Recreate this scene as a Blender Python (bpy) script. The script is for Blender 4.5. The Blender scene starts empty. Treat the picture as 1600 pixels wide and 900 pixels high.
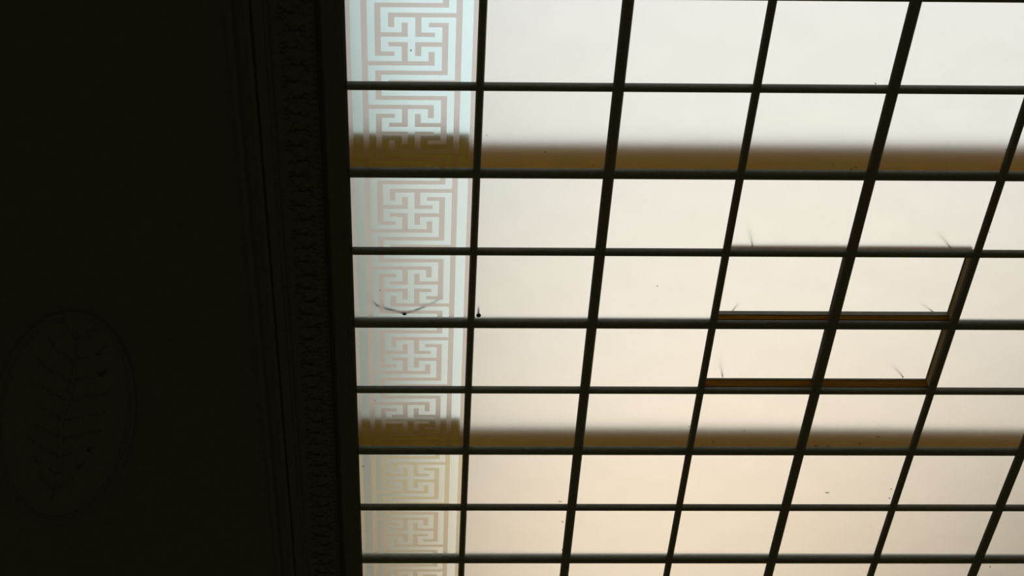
import bpy, bmesh, math, random
from mathutils import Matrix, Vector

random.seed(7)
S = bpy.context.scene
COL = S.collection
ZC = 8.6                       # height of the glass ceiling above the hall floor

# ------------------------------------------------------------------ camera
R = ((0.99976192, -0.01780893, -0.01260751),
     (0.00424725, 0.72557924, -0.68812552),
     (0.02140253, 0.68790814, 0.72548213))
EYE = Vector((0.40170271, -4.56622732, ZC - 7.03910329))
cd = bpy.data.cameras.new('camera'); cam = bpy.data.objects.new('camera', cd); COL.objects.link(cam)
r0, r1, r2 = (Vector(v) for v in R)
m = Matrix.Identity(4)
for k in range(3):
    m[k][0] = r0[k]; m[k][1] = -r1[k]; m[k][2] = -r2[k]; m[k][3] = EYE[k]
cam.matrix_world = m
cd.sensor_width = 36; cd.lens = 2500 / 1600 * 36; cd.shift_x = 99 / 1600
cd.clip_start = 0.05; cd.clip_end = 400
S.camera = cam

# ------------------------------------------------------------------ world: bright hazy sky above, dim hall below
S.view_settings.view_transform = 'Standard'; S.view_settings.look = 'None'
S.view_settings.exposure = 0.0; S.view_settings.gamma = 1.0
S.view_settings.use_curve_mapping = False
SKY = 1.0
HALL = (0.033, 0.030, 0.014)
w = bpy.data.worlds.new('sky'); S.world = w; w.use_nodes = True
nt = w.node_tree; nt.nodes.clear()
def N(t, ty, **k):
    n = t.nodes.new(ty)
    for a, b in k.items(): setattr(n, a, b)
    return n
def math_node(t, op, a, b=None):
    n = N(t, 'ShaderNodeMath', operation=op)
    for i, v in enumerate((a, b)):
        if v is None: continue
        if isinstance(v, (int, float)): n.inputs[i].default_value = v
        else: t.links.new(v, n.inputs[i])
    return n.outputs[0]
def ramp(t, fac, stops, interp='LINEAR'):
    n = N(t, 'ShaderNodeValToRGB'); e = n.color_ramp.elements
    n.color_ramp.interpolation = interp
    while len(e) < len(stops): e.new(0.5)
    for k, (p, c) in enumerate(stops):
        e[k].position = p; e[k].color = (*c, 1)
    t.links.new(fac, n.inputs[0]); return n.outputs[0]
def mix(t, fac, a, b, mode='MIX'):
    n = N(t, 'ShaderNodeMix', data_type='RGBA', blend_type=mode)
    for s, v in ((n.inputs[0], fac), (n.inputs[6], a), (n.inputs[7], b)):
        if isinstance(v, (int, float)): s.default_value = v
        elif isinstance(v, tuple): s.default_value = (*v, 1)
        else: t.links.new(v, s)
    return n.outputs[2]
tc = N(nt, 'ShaderNodeTexCoord'); sp = N(nt, 'ShaderNodeSeparateXYZ')
nt.links.new(tc.outputs['Generated'], sp.inputs[0])
X_, Y_, Z_ = sp.outputs
s = math_node(nt, 'ADD', Y_, math_node(nt, 'MULTIPLY', X_, 0.30))
sky = ramp(nt, s, [(0.30, (0.93, 0.98, 0.98)), (0.59, (1.05, 1.09, 1.10)), (0.64, (0.96, 0.94, 0.86)), (0.725, (1.05, 1.08, 1.03)),
                   (0.786, (1.30, 1.13, 0.93)), (0.82, (1.42, 1.24, 1.02)), (0.86, (1.62, 1.30, 0.92)), (1.0, (1.3, 0.95, 0.6))])
tl = math_node(nt, 'SUBTRACT', X_, math_node(nt, 'MULTIPLY', math_node(nt, 'SUBTRACT', Y_, 0.57), 0.25))
tl = math_node(nt, 'ADD', tl, 0.5)          # sky dimmed towards the left, which darkens the left-hand panes
lf = ramp(nt, tl, [(0.38, (0.04, 0.04, 0.03)), (0.42, (0.20, 0.19, 0.16)), (0.44, (0.34, 0.34, 0.30)), (0.46, (0.54, 0.54, 0.50)), (0.48, (0.83, 0.83, 0.82)), (0.50, (0.94, 0.94, 0.94)), (0.53, (1, 1, 1))])
sky = mix(nt, 1.0, sky, lf, 'MULTIPLY')
tr = math_node(nt, 'ADD', X_, math_node(nt, 'MULTIPLY', math_node(nt, 'SUBTRACT', Y_, 0.74), 1.2))
rf = ramp(nt, tr, [(0.325, (1, 1, 1)), (0.345, (0.86, 0.82, 0.74)), (0.37, (0.12, 0.12, 0.10)), (0.40, (0.04, 0.04, 0.04)), (0.6, (0.03, 0.03, 0.03))])
sky = mix(nt, 1.0, sky, rf, 'MULTIPLY')
nz = N(nt, 'ShaderNodeTexNoise'); nz.inputs['Scale'].default_value = 3.0; nz.inputs['Detail'].default_value = 1.0
nt.links.new(tc.outputs['Generated'], nz.inputs['Vector'])
cl = ramp(nt, nz.outputs['Fac'], [(0.35, (0.97, 0.985, 1.0)), (0.65, (1.0, 0.985, 0.96))])
sky = mix(nt, 1.0, sky, cl, 'MULTIPLY')
sky = mix(nt, 1.0, sky, (SKY, SKY, SKY), 'MULTIPLY')
up = ramp(nt, Z_, [(0.0, (0, 0, 0)), (0.04, (1, 1, 1))])
fin = mix(nt, up, HALL, sky)
bg = N(nt, 'ShaderNodeBackground'); nt.links.new(fin, bg.inputs[0])
wo = N(nt, 'ShaderNodeOutputWorld'); nt.links.new(bg.outputs[0], wo.inputs[0])
S.cycles.max_bounces = 14; S.cycles.transmission_bounces = 12; S.cycles.glossy_bounces = 4
S.cycles.diffuse_bounces = 4; S.cycles.sample_clamp_indirect = 0

# ------------------------------------------------------------------ materials
def paint(name, col, rough=0.5, bump=0.0, scale=30, metal=0.0, var=0.15, stretch=None, spec=0.5):
    mt = bpy.data.materials.new(name); mt.use_nodes = True; t = mt.node_tree
    b = t.nodes['Principled BSDF']
    tcn = N(t, 'ShaderNodeTexCoord'); no = N(t, 'ShaderNodeTexNoise')
    no.inputs['Scale'].default_value = scale; no.inputs['Detail'].default_value = 6
    src = tcn.outputs['Object']
    if stretch:
        mp = N(t, 'ShaderNodeMapping'); mp.inputs['Scale'].default_value = stretch
        t.links.new(src, mp.inputs[0]); src = mp.outputs[0]
    t.links.new(src, no.inputs['Vector'])
    c = ramp(t, no.outputs['Fac'], [(0.3, tuple(v * (1 - var) for v in col)), (0.7, tuple(v * (1 + var) for v in col))])
    t.links.new(c, b.inputs['Base Color'])
    b.inputs['Specular IOR Level'].default_value = spec
    b.inputs['Roughness'].default_value = rough; b.inputs['Metallic'].default_value = metal
    if bump:
        bp = N(t, 'ShaderNodeBump'); bp.inputs['Strength'].default_value = bump; bp.inputs['Distance'].default_value = 0.01
        t.links.new(no.outputs['Fac'], bp.inputs['Height']); t.links.new(bp.outputs[0], b.inputs['Normal'])
    return mt
def glass(name, col, rough):
    mt = bpy.data.materials.new(name); mt.use_nodes = True; t = mt.node_tree
    t.nodes.clear()
    tcn = N(t, 'ShaderNodeTexCoord'); no = N(t, 'ShaderNodeTexNoise')
    no.inputs['Scale'].default_value = 4; no.inputs['Detail'].default_value = 3
    t.links.new(tcn.outputs['Object'], no.inputs['Vector'])
    c = ramp(t, no.outputs['Fac'], [(0.35, tuple(v * 0.985 for v in col)), (0.65, col)])
    g = N(t, 'ShaderNodeBsdfGlass'); g.distribution = 'GGX'
    g.inputs['IOR'].default_value = 1.5; g.inputs['Roughness'].default_value = rough
    t.links.new(c, g.inputs['Color'])
    o = N(t, 'ShaderNodeOutputMaterial'); t.links.new(g.outputs[0], o.inputs[0])
    return mt
STEEL = paint('dark_bronze_paint', (0.20, 0.185, 0.128), 0.38, 0.15, 60)
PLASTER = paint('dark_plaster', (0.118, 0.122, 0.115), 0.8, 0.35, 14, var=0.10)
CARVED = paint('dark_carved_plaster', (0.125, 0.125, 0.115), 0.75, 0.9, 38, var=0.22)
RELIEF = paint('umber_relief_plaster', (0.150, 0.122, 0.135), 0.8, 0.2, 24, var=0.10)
TIMBER = paint('aged_timber_beam', (0.250, 0.118, 0.002), 0.8, 0.3, 5, var=0.22, stretch=(1, 14, 14), spec=0.08)
OAK = paint('varnished_oak', (0.290, 0.115, 0.004), 0.8, 0.3, 4, var=0.3, stretch=(1, 20, 20), spec=0.08)
OAKY = paint('pale_ochre_board', (0.72, 0.50, 0.22), 0.8, 0.3, 4, var=0.15, stretch=(20, 1, 20), spec=0.08)  # paler ochre for the two side boards, oak for the other two
ADDED_CURB = paint('added_curb_grey', (0.42, 0.41, 0.38), 0.9, 0.3, 6)
DIRT = paint('dry_dirt', (0.03, 0.022, 0.014), 0.9, 0.5, 200)
RUBBER = paint('black_rubber', (0.02, 0.02, 0.02), 0.6, 0.2, 90)
WIRE = paint('rusty_wire', (0.10, 0.07, 0.04), 0.7, 0.3, 90)
FROST = glass('frosted_glass', (0.985, 0.975, 0.955), 0.36)
TOPG = glass('frosted_glass_upper_face', (0.985, 0.975, 0.955), 0.20)
CLEAR_TOP = glass('plain_upper_face', (1, 1, 1), 0.10)
CLEAR = glass('bluish_glass', (0.80, 0.945, 0.945), 0.21)
CLEAR_N = glass('pale_bluish_glass', (0.835, 0.93, 0.935), 0.21)
ETCH = glass('pinkish_etched_glass', (0.82, 0.76, 0.715), 0.42)
CLEAR_G = glass('greenish_glass', (0.85, 0.91, 0.90), 0.21)
ETCH_B = glass('beige_etched_glass', (0.83, 0.76, 0.64), 0.40)
ETCH_Y = glass('straw_etched_glass', (0.85, 0.79, 0.60), 0.38)

# ------------------------------------------------------------------ helpers
def put(name, bm, mats, parent=None, loc=(0, 0, 0), smooth=False):
    me = bpy.data.meshes.new(name); bmesh.ops.recalc_face_normals(bm, faces=bm.faces); bm.to_mesh(me); bm.free()
    if not isinstance(mats, (list, tuple)): mats = [mats]
    for x in mats: me.materials.append(x)
    if smooth:
        for p in me.polygons: p.use_smooth = True
    o = bpy.data.objects.new(name, me); COL.objects.link(o); o.location = loc
    if parent: o.parent = parent
    return o
def smooth_by_angle(o, ang=0.7):
    bm = bmesh.new(); bm.from_mesh(o.data)
    for f in bm.faces: f.smooth = True
    for e in bm.edges:
        e.smooth = len(e.link_faces) == 2 and e.calc_face_angle(0) < ang
    bm.to_mesh(o.data); bm.free(); return o
def tag(o, label=None, cat=None, group=None, kind=None):
    if label: o['label'] = label
    if cat: o['category'] = cat
    if group: o['group'] = group
    if kind: o['kind'] = kind
    return o
def empty(name, loc):
    o = bpy.data.objects.new(name, None); COL.objects.link(o); o.location = loc; return o
def box(bm, a, b):
    vs = [bm.verts.new((x, y, z)) for x in (a[0], b[0]) for y in (a[1], b[1]) for z in (a[2], b[2])]
    for f in ((0, 1, 3, 2), (4, 6, 7, 5), (0, 4, 5, 1), (2, 3, 7, 6), (0, 2, 6, 4), (1, 5, 7, 3)):
        bm.faces.new([vs[i] for i in f])
def sweep(bm, prof, axis, a, b, c):
    """profile of (across, height) pairs extruded along axis from a to b, centred at c across"""
    ring = []
    for e in (a, b):
        ring.append([bm.verts.new((c + p, e, h) if axis == 'y' else (e, c + p, h)) for p, h in prof])
    n = len(prof)
    for i in range(n):
        bm.faces.new([ring[0][i], ring[0][(i + 1) % n], ring[1][(i + 1) % n], ring[1][i]])
    bm.faces.new(ring[0]); bm.faces.new(list(reversed(ring[1])))
def tube(bm, pts, r, seg=8):
    rings = []
    for i, p in enumerate(pts):
        p = Vector(p); d = (Vector(pts[min(i + 1, len(pts) - 1)]) - Vector(pts[max(i - 1, 0)])).normalized()
        u = d.orthogonal().normalized(); v = d.cross(u)
        rr = r[i] if isinstance(r, (list, tuple)) else r
        rings.append([bm.verts.new(p + u * math.cos(2 * math.pi * k / seg) * rr + v * math.sin(2 * math.pi * k / seg) * rr) for k in range(seg)])
    for A, B in zip(rings, rings[1:]):
        for k in range(seg): bm.faces.new([A[k], A[(k + 1) % seg], B[(k + 1) % seg], B[k]])
    bm.faces.new(rings[0]); bm.faces.new(list(reversed(rings[-1])))

# ------------------------------------------------------------------ the grid lines (metres; y runs towards the far end)
PX, PY = 0.75145, 0.60
dV = [0, 0, .001, .0007, -.0028, 0, .0005, .0006, 0]
dH = [0, -.0036, .0019, -.0006, .0022, .0015, .0008, 0, -.0008, -.0014, 0, 0, 0]
GX = [i * PX + dV[i] + .0013 for i in range(9)]; GX[0] = 0.0
GY = {j: j * PY + (dH[j + 1] if 0 <= j + 1 < len(dH) else 0) for j in range(-1, 11)}
for j, d in enumerate((.0006, -.0036, .0019, -.0006, .0022, .0015, .0008, 0, -.0008)):
    GY[j] = j * PY + d
J0, J1 = -1, 10
XE, Y0, Y1 = GX[8], GY[J0], GY[J1]
LX = 0.0342                      # inner edge of the ledge on the left
W = {0: 0.0315, 1: 0.0224}       # half widths: even lines are the heavy bars
D = {0: 0.036, 1: 0.037}
GZ = ZC                          # underside of the glass

# ------------------------------------------------------------------ setting: dark plaster ceiling left of the skylight, mouldings, unseen curb wall
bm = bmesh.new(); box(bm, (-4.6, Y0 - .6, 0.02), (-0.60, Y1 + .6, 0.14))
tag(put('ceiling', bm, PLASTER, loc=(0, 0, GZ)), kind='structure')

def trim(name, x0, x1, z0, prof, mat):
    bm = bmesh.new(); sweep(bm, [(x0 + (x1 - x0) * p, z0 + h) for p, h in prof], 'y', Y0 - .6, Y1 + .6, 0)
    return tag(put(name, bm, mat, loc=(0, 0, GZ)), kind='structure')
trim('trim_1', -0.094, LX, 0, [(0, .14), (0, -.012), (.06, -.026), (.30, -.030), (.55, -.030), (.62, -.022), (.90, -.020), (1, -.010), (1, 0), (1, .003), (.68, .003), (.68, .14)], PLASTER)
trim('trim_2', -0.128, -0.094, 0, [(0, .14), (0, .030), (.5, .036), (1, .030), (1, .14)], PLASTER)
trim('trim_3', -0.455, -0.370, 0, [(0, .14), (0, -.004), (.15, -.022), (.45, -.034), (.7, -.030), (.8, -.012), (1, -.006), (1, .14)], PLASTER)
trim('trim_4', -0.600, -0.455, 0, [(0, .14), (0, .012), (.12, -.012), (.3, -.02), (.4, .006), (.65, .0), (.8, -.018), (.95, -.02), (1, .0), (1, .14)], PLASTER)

# carved frieze band between the mouldings: a bed with a running leaf scroll
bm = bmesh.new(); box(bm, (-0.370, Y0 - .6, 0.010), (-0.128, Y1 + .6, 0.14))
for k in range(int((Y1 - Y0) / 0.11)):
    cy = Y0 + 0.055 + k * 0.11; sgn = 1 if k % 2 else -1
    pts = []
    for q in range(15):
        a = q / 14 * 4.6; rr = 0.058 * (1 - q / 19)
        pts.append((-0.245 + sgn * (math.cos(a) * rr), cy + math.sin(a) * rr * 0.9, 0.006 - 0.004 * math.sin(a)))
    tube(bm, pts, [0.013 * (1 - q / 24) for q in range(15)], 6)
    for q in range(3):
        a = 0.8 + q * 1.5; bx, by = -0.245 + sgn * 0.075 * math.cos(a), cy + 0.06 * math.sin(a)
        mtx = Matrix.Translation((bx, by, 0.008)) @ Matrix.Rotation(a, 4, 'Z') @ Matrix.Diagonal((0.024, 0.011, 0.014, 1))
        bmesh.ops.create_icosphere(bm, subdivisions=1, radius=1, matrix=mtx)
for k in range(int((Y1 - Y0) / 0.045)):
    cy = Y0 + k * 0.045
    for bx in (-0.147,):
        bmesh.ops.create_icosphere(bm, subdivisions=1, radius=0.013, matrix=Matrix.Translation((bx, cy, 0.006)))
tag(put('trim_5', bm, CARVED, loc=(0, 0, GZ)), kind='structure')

# unseen curb wall, added left of the glass to dim the panes' left edge
bm = bmesh.new(); box(bm, (-0.30, Y0 - .6, 0.14), (-0.008, Y1 + .6, 0.95)); tag(put('wall_left_added', bm, ADDED_CURB, loc=(0, 0, GZ)), kind='structure')

# ------------------------------------------------------------------ skylight frame: one welded grid of bars
frame = tag(empty('skylight_frame', (0, 0, GZ)), 'dark bronze metal grid that holds every pane of the glass ceiling', 'skylight frame')
def bar_profile(w_, d_, web):
    p = []
    for q in range(17):
        a = math.pi * (1 - q / 16)
        p.append((w_ * math.copysign(abs(math.cos(a)) ** .85, math.cos(a)), -d_ * math.sin(a) ** .85))
    return p + [(w_, .0025), (.0045, .0025), (.0045, web), (-.0045, web), (-.0045, .0025), (-w_, .0025)]
for i in range(1, 9):
    k = i % 2; bm = bmesh.new()
    sweep(bm, bar_profile(W[k], D[k], .020), 'y', Y0 - .02, Y1 + .02, GX[i])
    smooth_by_angle(put('mullion', bm, STEEL, frame))
for j in range(J0, J1 + 1):
    k = j % 2; bm = bmesh.new()
    web = .026 if j in (2, 6) else .046 if k == 0 else .0165
    sweep(bm, bar_profile(W[k] - .0004, D[k] - .0006, web), 'x', LX - .002, XE, GY[j])
    smooth_by_angle(put('transom', bm, STEEL, frame))

# ------------------------------------------------------------------ timber roof beams standing on two of the heavy transoms
for j, h, h0, lab in ((2, .275, .355, 'brown timber beam seen blurred above the second row of panes'),
                      (6, .200, .285, 'brown timber beam seen blurred above the sixth row of panes')):
    b = tag(empty('roof_beam', (0, GY[j], GZ)), lab, 'beam', 'timber beams over the glass ceiling')
    bm = bmesh.new(); box(bm, (-.008, .000, .027), (XE, .045, h)); put('beam', bm, TIMBER, b)
    bm = bmesh.new(); sweep(bm, [(-.004, .028), (.0, .028), (.0, h0), (-.004, h0)], 'x', -.007, GX[1] - .03, 0)
    bm2 = bm
    box(bm2, (-.007, .002, h), (GX[1] - .03, .043, h0)); put('bearing_block', bm2, TIMBER, b)

# ------------------------------------------------------------------ panes
TH = 0.008
ORD = ['', 'first', 'second', 'third', 'fourth', 'fifth', 'sixth', 'seventh', 'eighth', 'ninth']
HATCH = {(c, r) for c in (4, 5) for r in (4, 5)}
def pane_rect(c, r, ins=0.006):
    x0, x1 = GX[c - 1] + ins, GX[c] - ins
    if c == 1: x0 = 0.0
    return x0, x1, GY[r - 1] + ins, GY[r] - ins
def slab(x0, x1, y0, y1, xs=None, ys=None, pick=None):
    """glass sheet centred at its own origin; the underside may be cut into cells"""
    bm = bmesh.new(); cx, cy = (x0 + x1) / 2, (y0 + y1) / 2
    xs = [x0, x1] if xs is None else xs; ys = [y0, y1] if ys is None else ys
    lo = [[bm.verts.new((x - cx, y - cy, 0)) for y in ys] for x in xs]
    hi = [[bm.verts.new((x - cx, y - cy, TH)) for y in ys] for x in xs]
    nx, ny = len(xs), len(ys)
    for a in range(nx - 1):
        for b in range(ny - 1):
            f = bm.faces.new([lo[a][b], lo[a][b + 1], lo[a + 1][b + 1], lo[a + 1][b]])
            f.material_index = pick(a, b) if pick else 0
            f = bm.faces.new([hi[a][b], hi[a + 1][b], hi[a + 1][b + 1], hi[a][b + 1]]); f.material_index = 1
    for a in range(nx - 1):
        for b in (0, ny - 1):
            f = bm.faces.new([lo[a][b], lo[a + 1][b], hi[a + 1][b], hi[a][b]]); f.material_index = 1
    for b in range(ny - 1):
        for a in (0, nx - 1):
            f = bm.faces.new([lo[a][b], lo[a][b + 1], hi[a][b + 1], hi[a][b]]); f.material_index = 1
    return bm, (cx, cy)

# square key meander on a 15 x 19 lattice, True where the glass is etched
def meander():
    g = {}
    def h(r, a, b):
        for c in range(min(a, b), max(a, b) + 1): g[(c, r)] = True; g[(-c, -r)] = True
    def v(c, a, b):
        for r in range(min(a, b), max(a, b) + 1): g[(c, r)] = True; g[(-c, -r)] = True
    h(-7, -5, 5); v(5, -9, -7); v(-5, -7, 3); h(3, -5, -3)
    h(-1, -5, -1); v(-1, -3, -1)
    h(-5, -3, 7); v(-3, -5, -3); v(1, -5, -1); h(-1, 1, 3)
    h(-9, -7, 3)
    return g
KEY = meander()
U, V_ = 0.03574, 0.0307
def edges(n, unit, centre):
    """cell edges for indices -n..n; clear cells are a little wider than etched ones"""
    e = [centre - unit * .545]; out = None
    pos = {0: (centre - unit * .545, centre + unit * .545)}
    for k in range(1, n + 1):
        wd = unit * (.91 if k % 2 else 1.09)
        a = pos[k - 1][1]; pos[k] = (a, a + wd)
        b = pos[-(k - 1)][0]; pos[-k] = (b - wd, b)
    return pos
def key_pane(r):
    x0, x1, y0, y1 = pane_rect(1, r)
    flip = r % 2 == 0
    cx = 0.3810; cy = {1: .3020}.get(r, (GY[r - 1] + GY[r]) / 2 - (0.0035 if r == 3 else -.0005))
    px, py_ = edges(7, U, cx), edges(9, V_, cy)
    xs = [x0, px[-7][0] - U * 1.58] + [px[k][0] for k in range(-7, 8)] + [px[7][1], px[7][1] + U * 1.62, x1]
    ys = [y0] + [py_[k][0] for k in range(-8, 9)] + [py_[8][1]] + [y1]
    ys = sorted(min(max(v, y0), y1) for v in ys)
    def pick(a, b):
        if a == 0 or a == len(xs) - 2: return 2
        if a == 1 or a == len(xs) - 3: return 0
        c = a - 2 - 7; q = b - 9
        if abs(c) == 7: return 2
        if flip: q = -q
        return 2 if KEY.get((c, q)) else 0
    return slab(x0, x1, y0, y1, xs, ys, pick)

VIS = {c: (1, 9) for c in range(1, 7)}; VIS[6] = (2, 9); VIS[7] = (7, 9)
plain_cache = {}
BAND = {2: ', brown band below', 6: ', brown band below'}
FEAT = {(1, 4): 'patterned key-meander glass pane fourth from the top, wire shadow along its lower edge',
        (2, 4): 'plain frosted pane beside the fourth patterned pane, black plug in its lower left corner'}
COLW = {2: 'directly right of the patterned column', 3: 'second column right of the patterned one',
        4: 'third column right of the patterned one', 5: 'fourth column right of the patterned one',
        6: 'fifth column right of the patterned one', 7: 'lying at the right edge of the view'}
ROWW = {1: 'top row', 2: 'second row', 3: 'third row', 4: 'fourth row', 5: 'fifth row', 6: 'sixth row', 7: 'seventh row',
        8: 'eighth row', 9: 'cut-off bottom row'}
RAISE = 0.068
for r in range(J0 + 1, J1 + 1):
    for c in range(1, 9):
        vis = c in VIS and VIS[c][0] <= r <= VIS[c][1]
        if not vis and r > 9: continue
        if (c, r) in HATCH: continue
        if c == 1:
            bm, (cx, cy) = key_pane(r)
            mats = [CLEAR_G, CLEAR_TOP, ETCH_Y] if r == 7 else [CLEAR_G, CLEAR_TOP, ETCH_B] if r > 7 else [CLEAR if r < 3 else CLEAR_N, CLEAR_TOP, ETCH]
        else:
            bm, (cx, cy) = slab(*pane_rect(c, r)); mats = [FROST, TOPG]
        o = put('glass_pane', bm, mats, loc=(cx, cy, GZ + .0027))
        if not vis:
            lab = ('patterned key-meander' if c == 1 else 'plain frosted') + ' glass pane just outside the edge of the view'
            tag(o, lab, 'glass pane', 'patterned panes outside the view' if c == 1 else 'plain panes outside the view')
            continue
        if (c, r) in FEAT: lab = FEAT[(c, r)]
        elif c == 1:
            lab = {1: 'bluish key-meander glass pane, topmost of the patterned left column',
                   2: 'patterned key-meander pane second from top, half darkened by the upper brown beam',
                   3: 'patterned key-meander glass pane third from top, just below the upper dark band',
                   5: 'patterned key-meander glass pane fifth from top, just above the lower dark band pane',
                   6: 'patterned key-meander pane sixth from top, half darkened by the lower brown beam',
                   7: 'key-meander glass pane seventh from top with straw-yellow etched lines',
                   8: 'dim key-meander glass pane eighth from top, lowest whole one in the patterned column',
                   9: 'key-meander glass pane cut off by the bottom of the view'}[r]
        else:
            lab = ROWW[r] + ' frosted pane, ' + COLW[c] + BAND.get(r, '')
        tag(o, lab, 'glass pane', 'patterned glass panes in the left column' if c == 1 else 'plain frosted glass panes')

# ------------------------------------------------------------------ two raised lights, each two panes wide, on timber upstands
def raised(r, z_wood, lab):
    x0, x1 = GX[3], GX[5]; y0, y1 = GY[r - 1], GY[r]
    wx, hy0, hy1 = W[1], W[(r - 1) % 2], W[r % 2]
    a, b = x0 + wx + .001, x1 - wx - .001; c_, d = y0 + hy0 + .001, y1 - hy1 - .001
    h = tag(empty('raised_light', ((x0 + x1) / 2, (y0 + y1) / 2, GZ + .003)), lab, 'roof light', 'raised two-pane lights in the glass ceiling')
    ox, oy = (x0 + x1) / 2, (y0 + y1) / 2
    t = .014
    def part(name, A, B, mat):
        bm = bmesh.new(); box(bm, (A[0] - ox, A[1] - oy, A[2]), (B[0] - ox, B[1] - oy, B[2])); put(name, bm, mat, h)
    # four upstand boards, inner faces flush with the bars
    for ya, yb in ((c_ - t, c_), (d, d + t)):       # notched over the upright bar's web
        bm = bmesh.new(); g = GX[4] - ox; q = .0185
        sec = [(a - t - ox, 0), (g - .006, 0), (g - .006, q), (g + .006, q), (g + .006, 0), (b + t - ox, 0), (b + t - ox, RAISE), (a - t - ox, RAISE)]
        v0 = [bm.verts.new((x, ya - oy, z)) for x, z in sec]; v1 = [bm.verts.new((x, yb - oy, z)) for x, z in sec]
        bm.faces.new(v0); bm.faces.new(list(reversed(v1)))
        for k in range(8): bm.faces.new([v0[k], v0[(k + 1) % 8], v1[(k + 1) % 8], v1[k]])
        put('upstand_board', bm, OAK, h)
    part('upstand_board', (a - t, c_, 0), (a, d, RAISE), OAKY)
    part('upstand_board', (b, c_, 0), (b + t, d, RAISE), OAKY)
    # steel sash on top of the boards, its inner lip lining the upper part of the upstand
    part('sash_rail', (a, d - .004, z_wood), (b, d - .0002, RAISE + .004), STEEL)
    part('sash_rail', (a, c_ + .0002, z_wood + .01), (b, c_ + .004, RAISE + .004), STEEL)
    part('sash_stile', (b - .004, c_ + .004, RAISE - .008), (b - .0002, d - .004, RAISE + .004), STEEL)
    part('sash_stile', (a + .0002, c_ + .004, RAISE - .008), (a + .004, d - .004, RAISE + .004), STEEL)
    bm = bmesh.new(); sweep(bm, [(-.015, .021), (.015, .021), (.018, RAISE), (.0045, RAISE + .002), (.0045, RAISE + .012), (-.0045, RAISE + .012), (-.0045, RAISE + .002), (-.018, RAISE)], 'y', c_ + .004 - oy, d - .004 - oy, GX[4] - ox)
    put('sash_mullion', bm, STEEL, h)
    # brass-brown bead at the foot of the far board
    part('bead', (a, d - .003, 0), (GX[4] - .006, d, .006), OAK)
    part('bead', (GX[4] + .006, d - .003, 0), (b, d, .006), OAK)
    for c in (4, 5):
        px0 = a if c == 4 else GX[4] + .006; px1 = GX[4] - .006 if c == 4 else b
        bm, (cx, cy) = slab(px0, px1, c_, d)
        o = put('glass_pane', bm, [FROST, TOPG], loc=(cx, cy, GZ + .003 + RAISE + .0045))
        tag(o, ('left' if c == 4 else 'right') + ' frosted pane of the ' + ('upper' if r == 4 else 'lower') + ' raised roof light with brown timber reveal',
            'glass pane', 'raised frosted glass panes')
raised(4, .040, 'upper raised roof light of two panes with dark sash over brown timber reveal')
raised(5, .060, 'lower raised roof light of two panes with deep brown timber reveal')

# ------------------------------------------------------------------ small things on and in the ceiling
def ray(x, y, z=0.0):
    """point of the plane z above the glass seen at a given place, used once to set out positions"""
    d = Vector(((x - 701) / 2500, (y - 450) / 2500, 1)); d = Vector([sum(R[k][q] * d[k] for k in range(3)) for q in range(3)])
    t = (GZ + z - EYE.z) / d.z; return EYE + d * t
# black rubber plug in the corner of a pane, its stem going up through the glass
p = ray(747.8, 492.4)
plug = tag(empty('plug', (p.x, p.y, GZ)), 'small round black plug in the pane corner right of the patterned column', 'plug')
bm = bmesh.new()
bmesh.ops.create_uvsphere(bm, u_segments=20, v_segments=12, radius=1, matrix=Matrix.Translation((0, 0, -.002)) @ Matrix.Diagonal((.0150, .0165, .006, 1)))
put('cap', bm, RUBBER, plug, smooth=True)
bm = bmesh.new(); tube(bm, [(0, 0, -.001), (0, 0, .03), (.004, .004, .075)], [.007, .006, .004], 10); put('stem', bm, RUBBER, plug)
# wire tied to a clip on top of the fourth patterned pane
p = ray(632, 491, .012)
clip = tag(empty('wire_clip', (p.x, p.y, GZ + .0112)), 'small dark clip with two drooping wires on the fourth patterned pane', 'clip')
bm = bmesh.new(); bmesh.ops.create_uvsphere(bm, u_segments=14, v_segments=8, radius=1, matrix=Matrix.Translation((0, 0, .006)) @ Matrix.Diagonal((.014, .010, .006, 1)))
tube(bm, [(0, 0, .004), (0, -.002, .03)], [.007, .004], 8); put('clip_body', bm, WIRE, clip, smooth=True)
bm = bmesh.new(); tube(bm, [(0, 0, .012), (-.05, .012, .045), (-.11, .022, .075), (-.17, .018, .10), (-.22, .0, .15)], [.005, .0055, .0055, .005, .004], 8); put('wire', bm, WIRE, clip)
bm = bmesh.new(); tube(bm, [(0, 0, .012), (.06, .01, .045), (.12, .01, .08), (.18, .005, .115), (.24, -.01, .15)], [.0055, .005, .004, .0035, .003], 8); put('wire', bm, WIRE, clip)

# short stay hooks standing on the glass of and above the raised lights
def hook(x, y, base, top, lean, lab):
    p = ray(x, y, base)
    bm = bmesh.new(); n = 6
    tube(bm, [(0, 0, 0), (lean[0] * .3, lean[1] * .3, top * .35), (lean[0] * .7, lean[1] * .7, top * .75), (lean[0], lean[1], top)], [.0035, .0025, .002, .001], 8)
    bmesh.ops.create_uvsphere(bm, u_segments=12, v_segments=6, radius=1, matrix=Matrix.Translation((0, 0, .003)) @ Matrix.Diagonal((.005, .004, .003, 1)))
    tag(put('stay_hook', bm, WIRE, loc=(p.x, p.y, GZ + base)), lab, 'hook', 'faint hooks standing on the glass')
ZR = .003 + RAISE + .0045 + TH + .0005
hook(1144, 486, ZR, .06, (.05, -.01), 'faint leaning hook at the lower left of the upper raised light')
hook(1458, 487, ZR, .06, (-.06, -.01), 'faint leaning hook at the lower right of the upper raised light')
hook(1129, 588, ZR, .16, (0, 0), 'faint upright hook at the lower left of the lower raised light')
hook(1411, 589, ZR, .12, (-.05, 0), 'faint leaning hook at the lower right of the lower raised light')
hook(1176, 384, .0112, .20, (0, 0), 'faint upright hook in the pane above the upper raised light, on its left')
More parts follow.
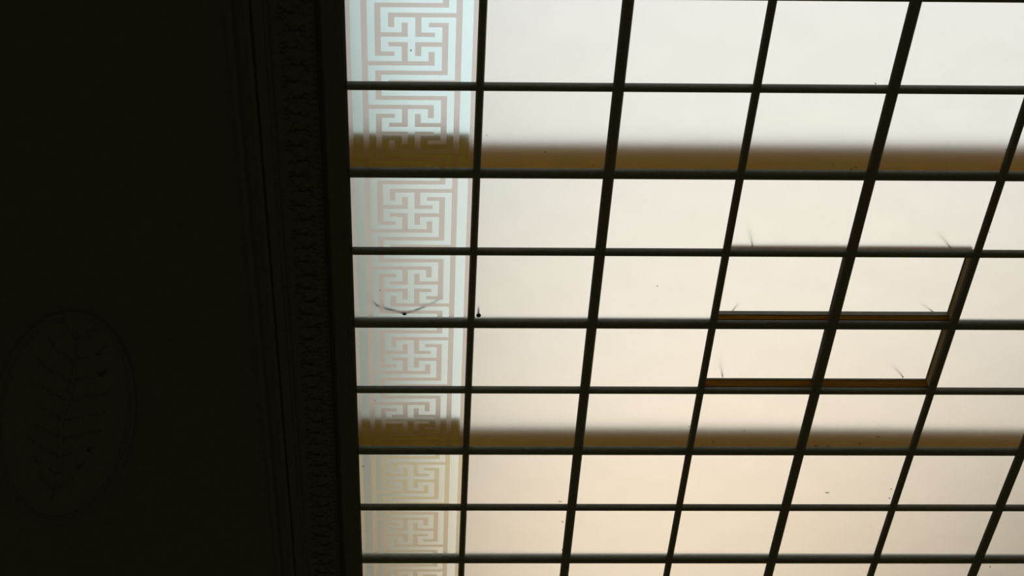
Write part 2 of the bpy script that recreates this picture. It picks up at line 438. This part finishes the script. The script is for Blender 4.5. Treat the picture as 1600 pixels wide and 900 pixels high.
hook(1485, 386, .0112, .14, (-.05, 0), 'faint leaning hook in the pane above the upper raised light, on its right')

# specks of dirt and dead flies stuck to the underside of the glass
def speck(x, y, sx, sy, lab, rot=0.0):
    p = ray(x, y, .0024); random.seed(int(x * 7 + y))
    bm = bmesh.new(); bmesh.ops.create_icosphere(bm, subdivisions=2, radius=1)
    for v in bm.verts: v.co *= 1 + random.uniform(-.25, .25)
    bm.transform(Matrix.Rotation(rot, 4, 'Z') @ Matrix.Diagonal((sx, sy, min(sx, sy) * .6, 1)))
    tag(put('dirt_speck', bm, DIRT, loc=(p.x, p.y, GZ + .0020)), lab, 'speck', 'specks of dirt on the frosted panes')
for a in ((851, 237.5, .0040, .0045, 'dark speck in the middle of the upper brown band, right of the patterned column'),
          (926, 257.5, .0036, .0038, 'dark speck low in the upper brown band near a thick upright bar'),
          (760.5, 211.5, .0026, .0026, 'tiny grey speck at the left edge of the second-row pane'),
          (1302, 256.7, .0038, .0036, 'dark speck left of two others in the upper brown band'),
          (1330, 264.5, .0042, .0042, 'dark speck touching the thick cross bar under the upper brown band'),
          (1337, 261.5, .0100, .0024, 'dark hair-like fleck at the right of three in the upper brown band', .35),
          (1571, 234, .0048, .0028, 'dark fleck by the bar at the right end of the upper brown band', .3),
          (1546.5, 362.5, .0034, .0026, 'dark speck in the third-row pane at the right edge'),
          (1368, 130.5, .0044, .0034, 'faint speck at the lower right of a top-row pane'),
          (1027, 447, .0036, .0036, 'lone speck in the middle of the fourth-row plain pane'),
          (593.5, 453.5, .0036, .0032, 'tiny speck on the fourth patterned pane'),
          (567.5, 728.5, .0075, .0036, 'dark fly-shaped fleck at the left of the straw-lined patterned pane', .4),
          (586, 625.5, .0046, .0024, 'tiny fleck on the sixth patterned pane', .1),
          (642, 78.5, .0048, .0040, 'grey speck below the centre of the top patterned pane'),
          (1114, 690.5, .0056, .0050, 'round dark speck in the lower brown band, right of a thin bar'),
          (1163, 672.3, .0036, .0030, 'tiny dark speck above the lower brown band'),
          (1076.5, 666.5, .0060, .0028, 'dark fleck beside the thin upright bar over the lower brown band', .3),
          (1275, 697, .0100, .0044, 'dark crumb on the cross bar at the lower brown band', .1),
          (1294, 696.6, .0060, .0040, 'second dark crumb on the cross bar at the lower brown band'),
          (1343.5, 693.3, .0064, .0050, 'dark speck low in the lower brown band, in the fourth plain column'),
          (1371.5, 682.3, .0060, .0046, 'dark speck in the middle of the lower brown band'),
          (1392.5, 764, .0060, .0044, 'brownish speck at the right of a seventh-row pane, the upper of two'),
          (1389.5, 778.5, .0060, .0044, 'brownish speck at the right of a seventh-row pane, the lower of two'),
          (1292.5, 769.7, .0160, .0040, 'pale brown streak in the seventh-row pane, fourth plain column', -.05),
          (875, 783.5, .0120, .0030, 'dark smear by the bottom edge of a seventh-row pane', .1),
          (879, 815, .0060, .0040, 'dark speck near the right edge of an eighth-row pane'),
          (879.5, 859, .0090, .0080, 'dark blob on the thick upright bar at the eighth row'),
          (1547, 885.5, .0060, .0050, 'grey speck in the bottom-row pane at the right edge')):
    speck(*a[:5], *(a[5:] or ()))

# oval relief on the dark ceiling panel
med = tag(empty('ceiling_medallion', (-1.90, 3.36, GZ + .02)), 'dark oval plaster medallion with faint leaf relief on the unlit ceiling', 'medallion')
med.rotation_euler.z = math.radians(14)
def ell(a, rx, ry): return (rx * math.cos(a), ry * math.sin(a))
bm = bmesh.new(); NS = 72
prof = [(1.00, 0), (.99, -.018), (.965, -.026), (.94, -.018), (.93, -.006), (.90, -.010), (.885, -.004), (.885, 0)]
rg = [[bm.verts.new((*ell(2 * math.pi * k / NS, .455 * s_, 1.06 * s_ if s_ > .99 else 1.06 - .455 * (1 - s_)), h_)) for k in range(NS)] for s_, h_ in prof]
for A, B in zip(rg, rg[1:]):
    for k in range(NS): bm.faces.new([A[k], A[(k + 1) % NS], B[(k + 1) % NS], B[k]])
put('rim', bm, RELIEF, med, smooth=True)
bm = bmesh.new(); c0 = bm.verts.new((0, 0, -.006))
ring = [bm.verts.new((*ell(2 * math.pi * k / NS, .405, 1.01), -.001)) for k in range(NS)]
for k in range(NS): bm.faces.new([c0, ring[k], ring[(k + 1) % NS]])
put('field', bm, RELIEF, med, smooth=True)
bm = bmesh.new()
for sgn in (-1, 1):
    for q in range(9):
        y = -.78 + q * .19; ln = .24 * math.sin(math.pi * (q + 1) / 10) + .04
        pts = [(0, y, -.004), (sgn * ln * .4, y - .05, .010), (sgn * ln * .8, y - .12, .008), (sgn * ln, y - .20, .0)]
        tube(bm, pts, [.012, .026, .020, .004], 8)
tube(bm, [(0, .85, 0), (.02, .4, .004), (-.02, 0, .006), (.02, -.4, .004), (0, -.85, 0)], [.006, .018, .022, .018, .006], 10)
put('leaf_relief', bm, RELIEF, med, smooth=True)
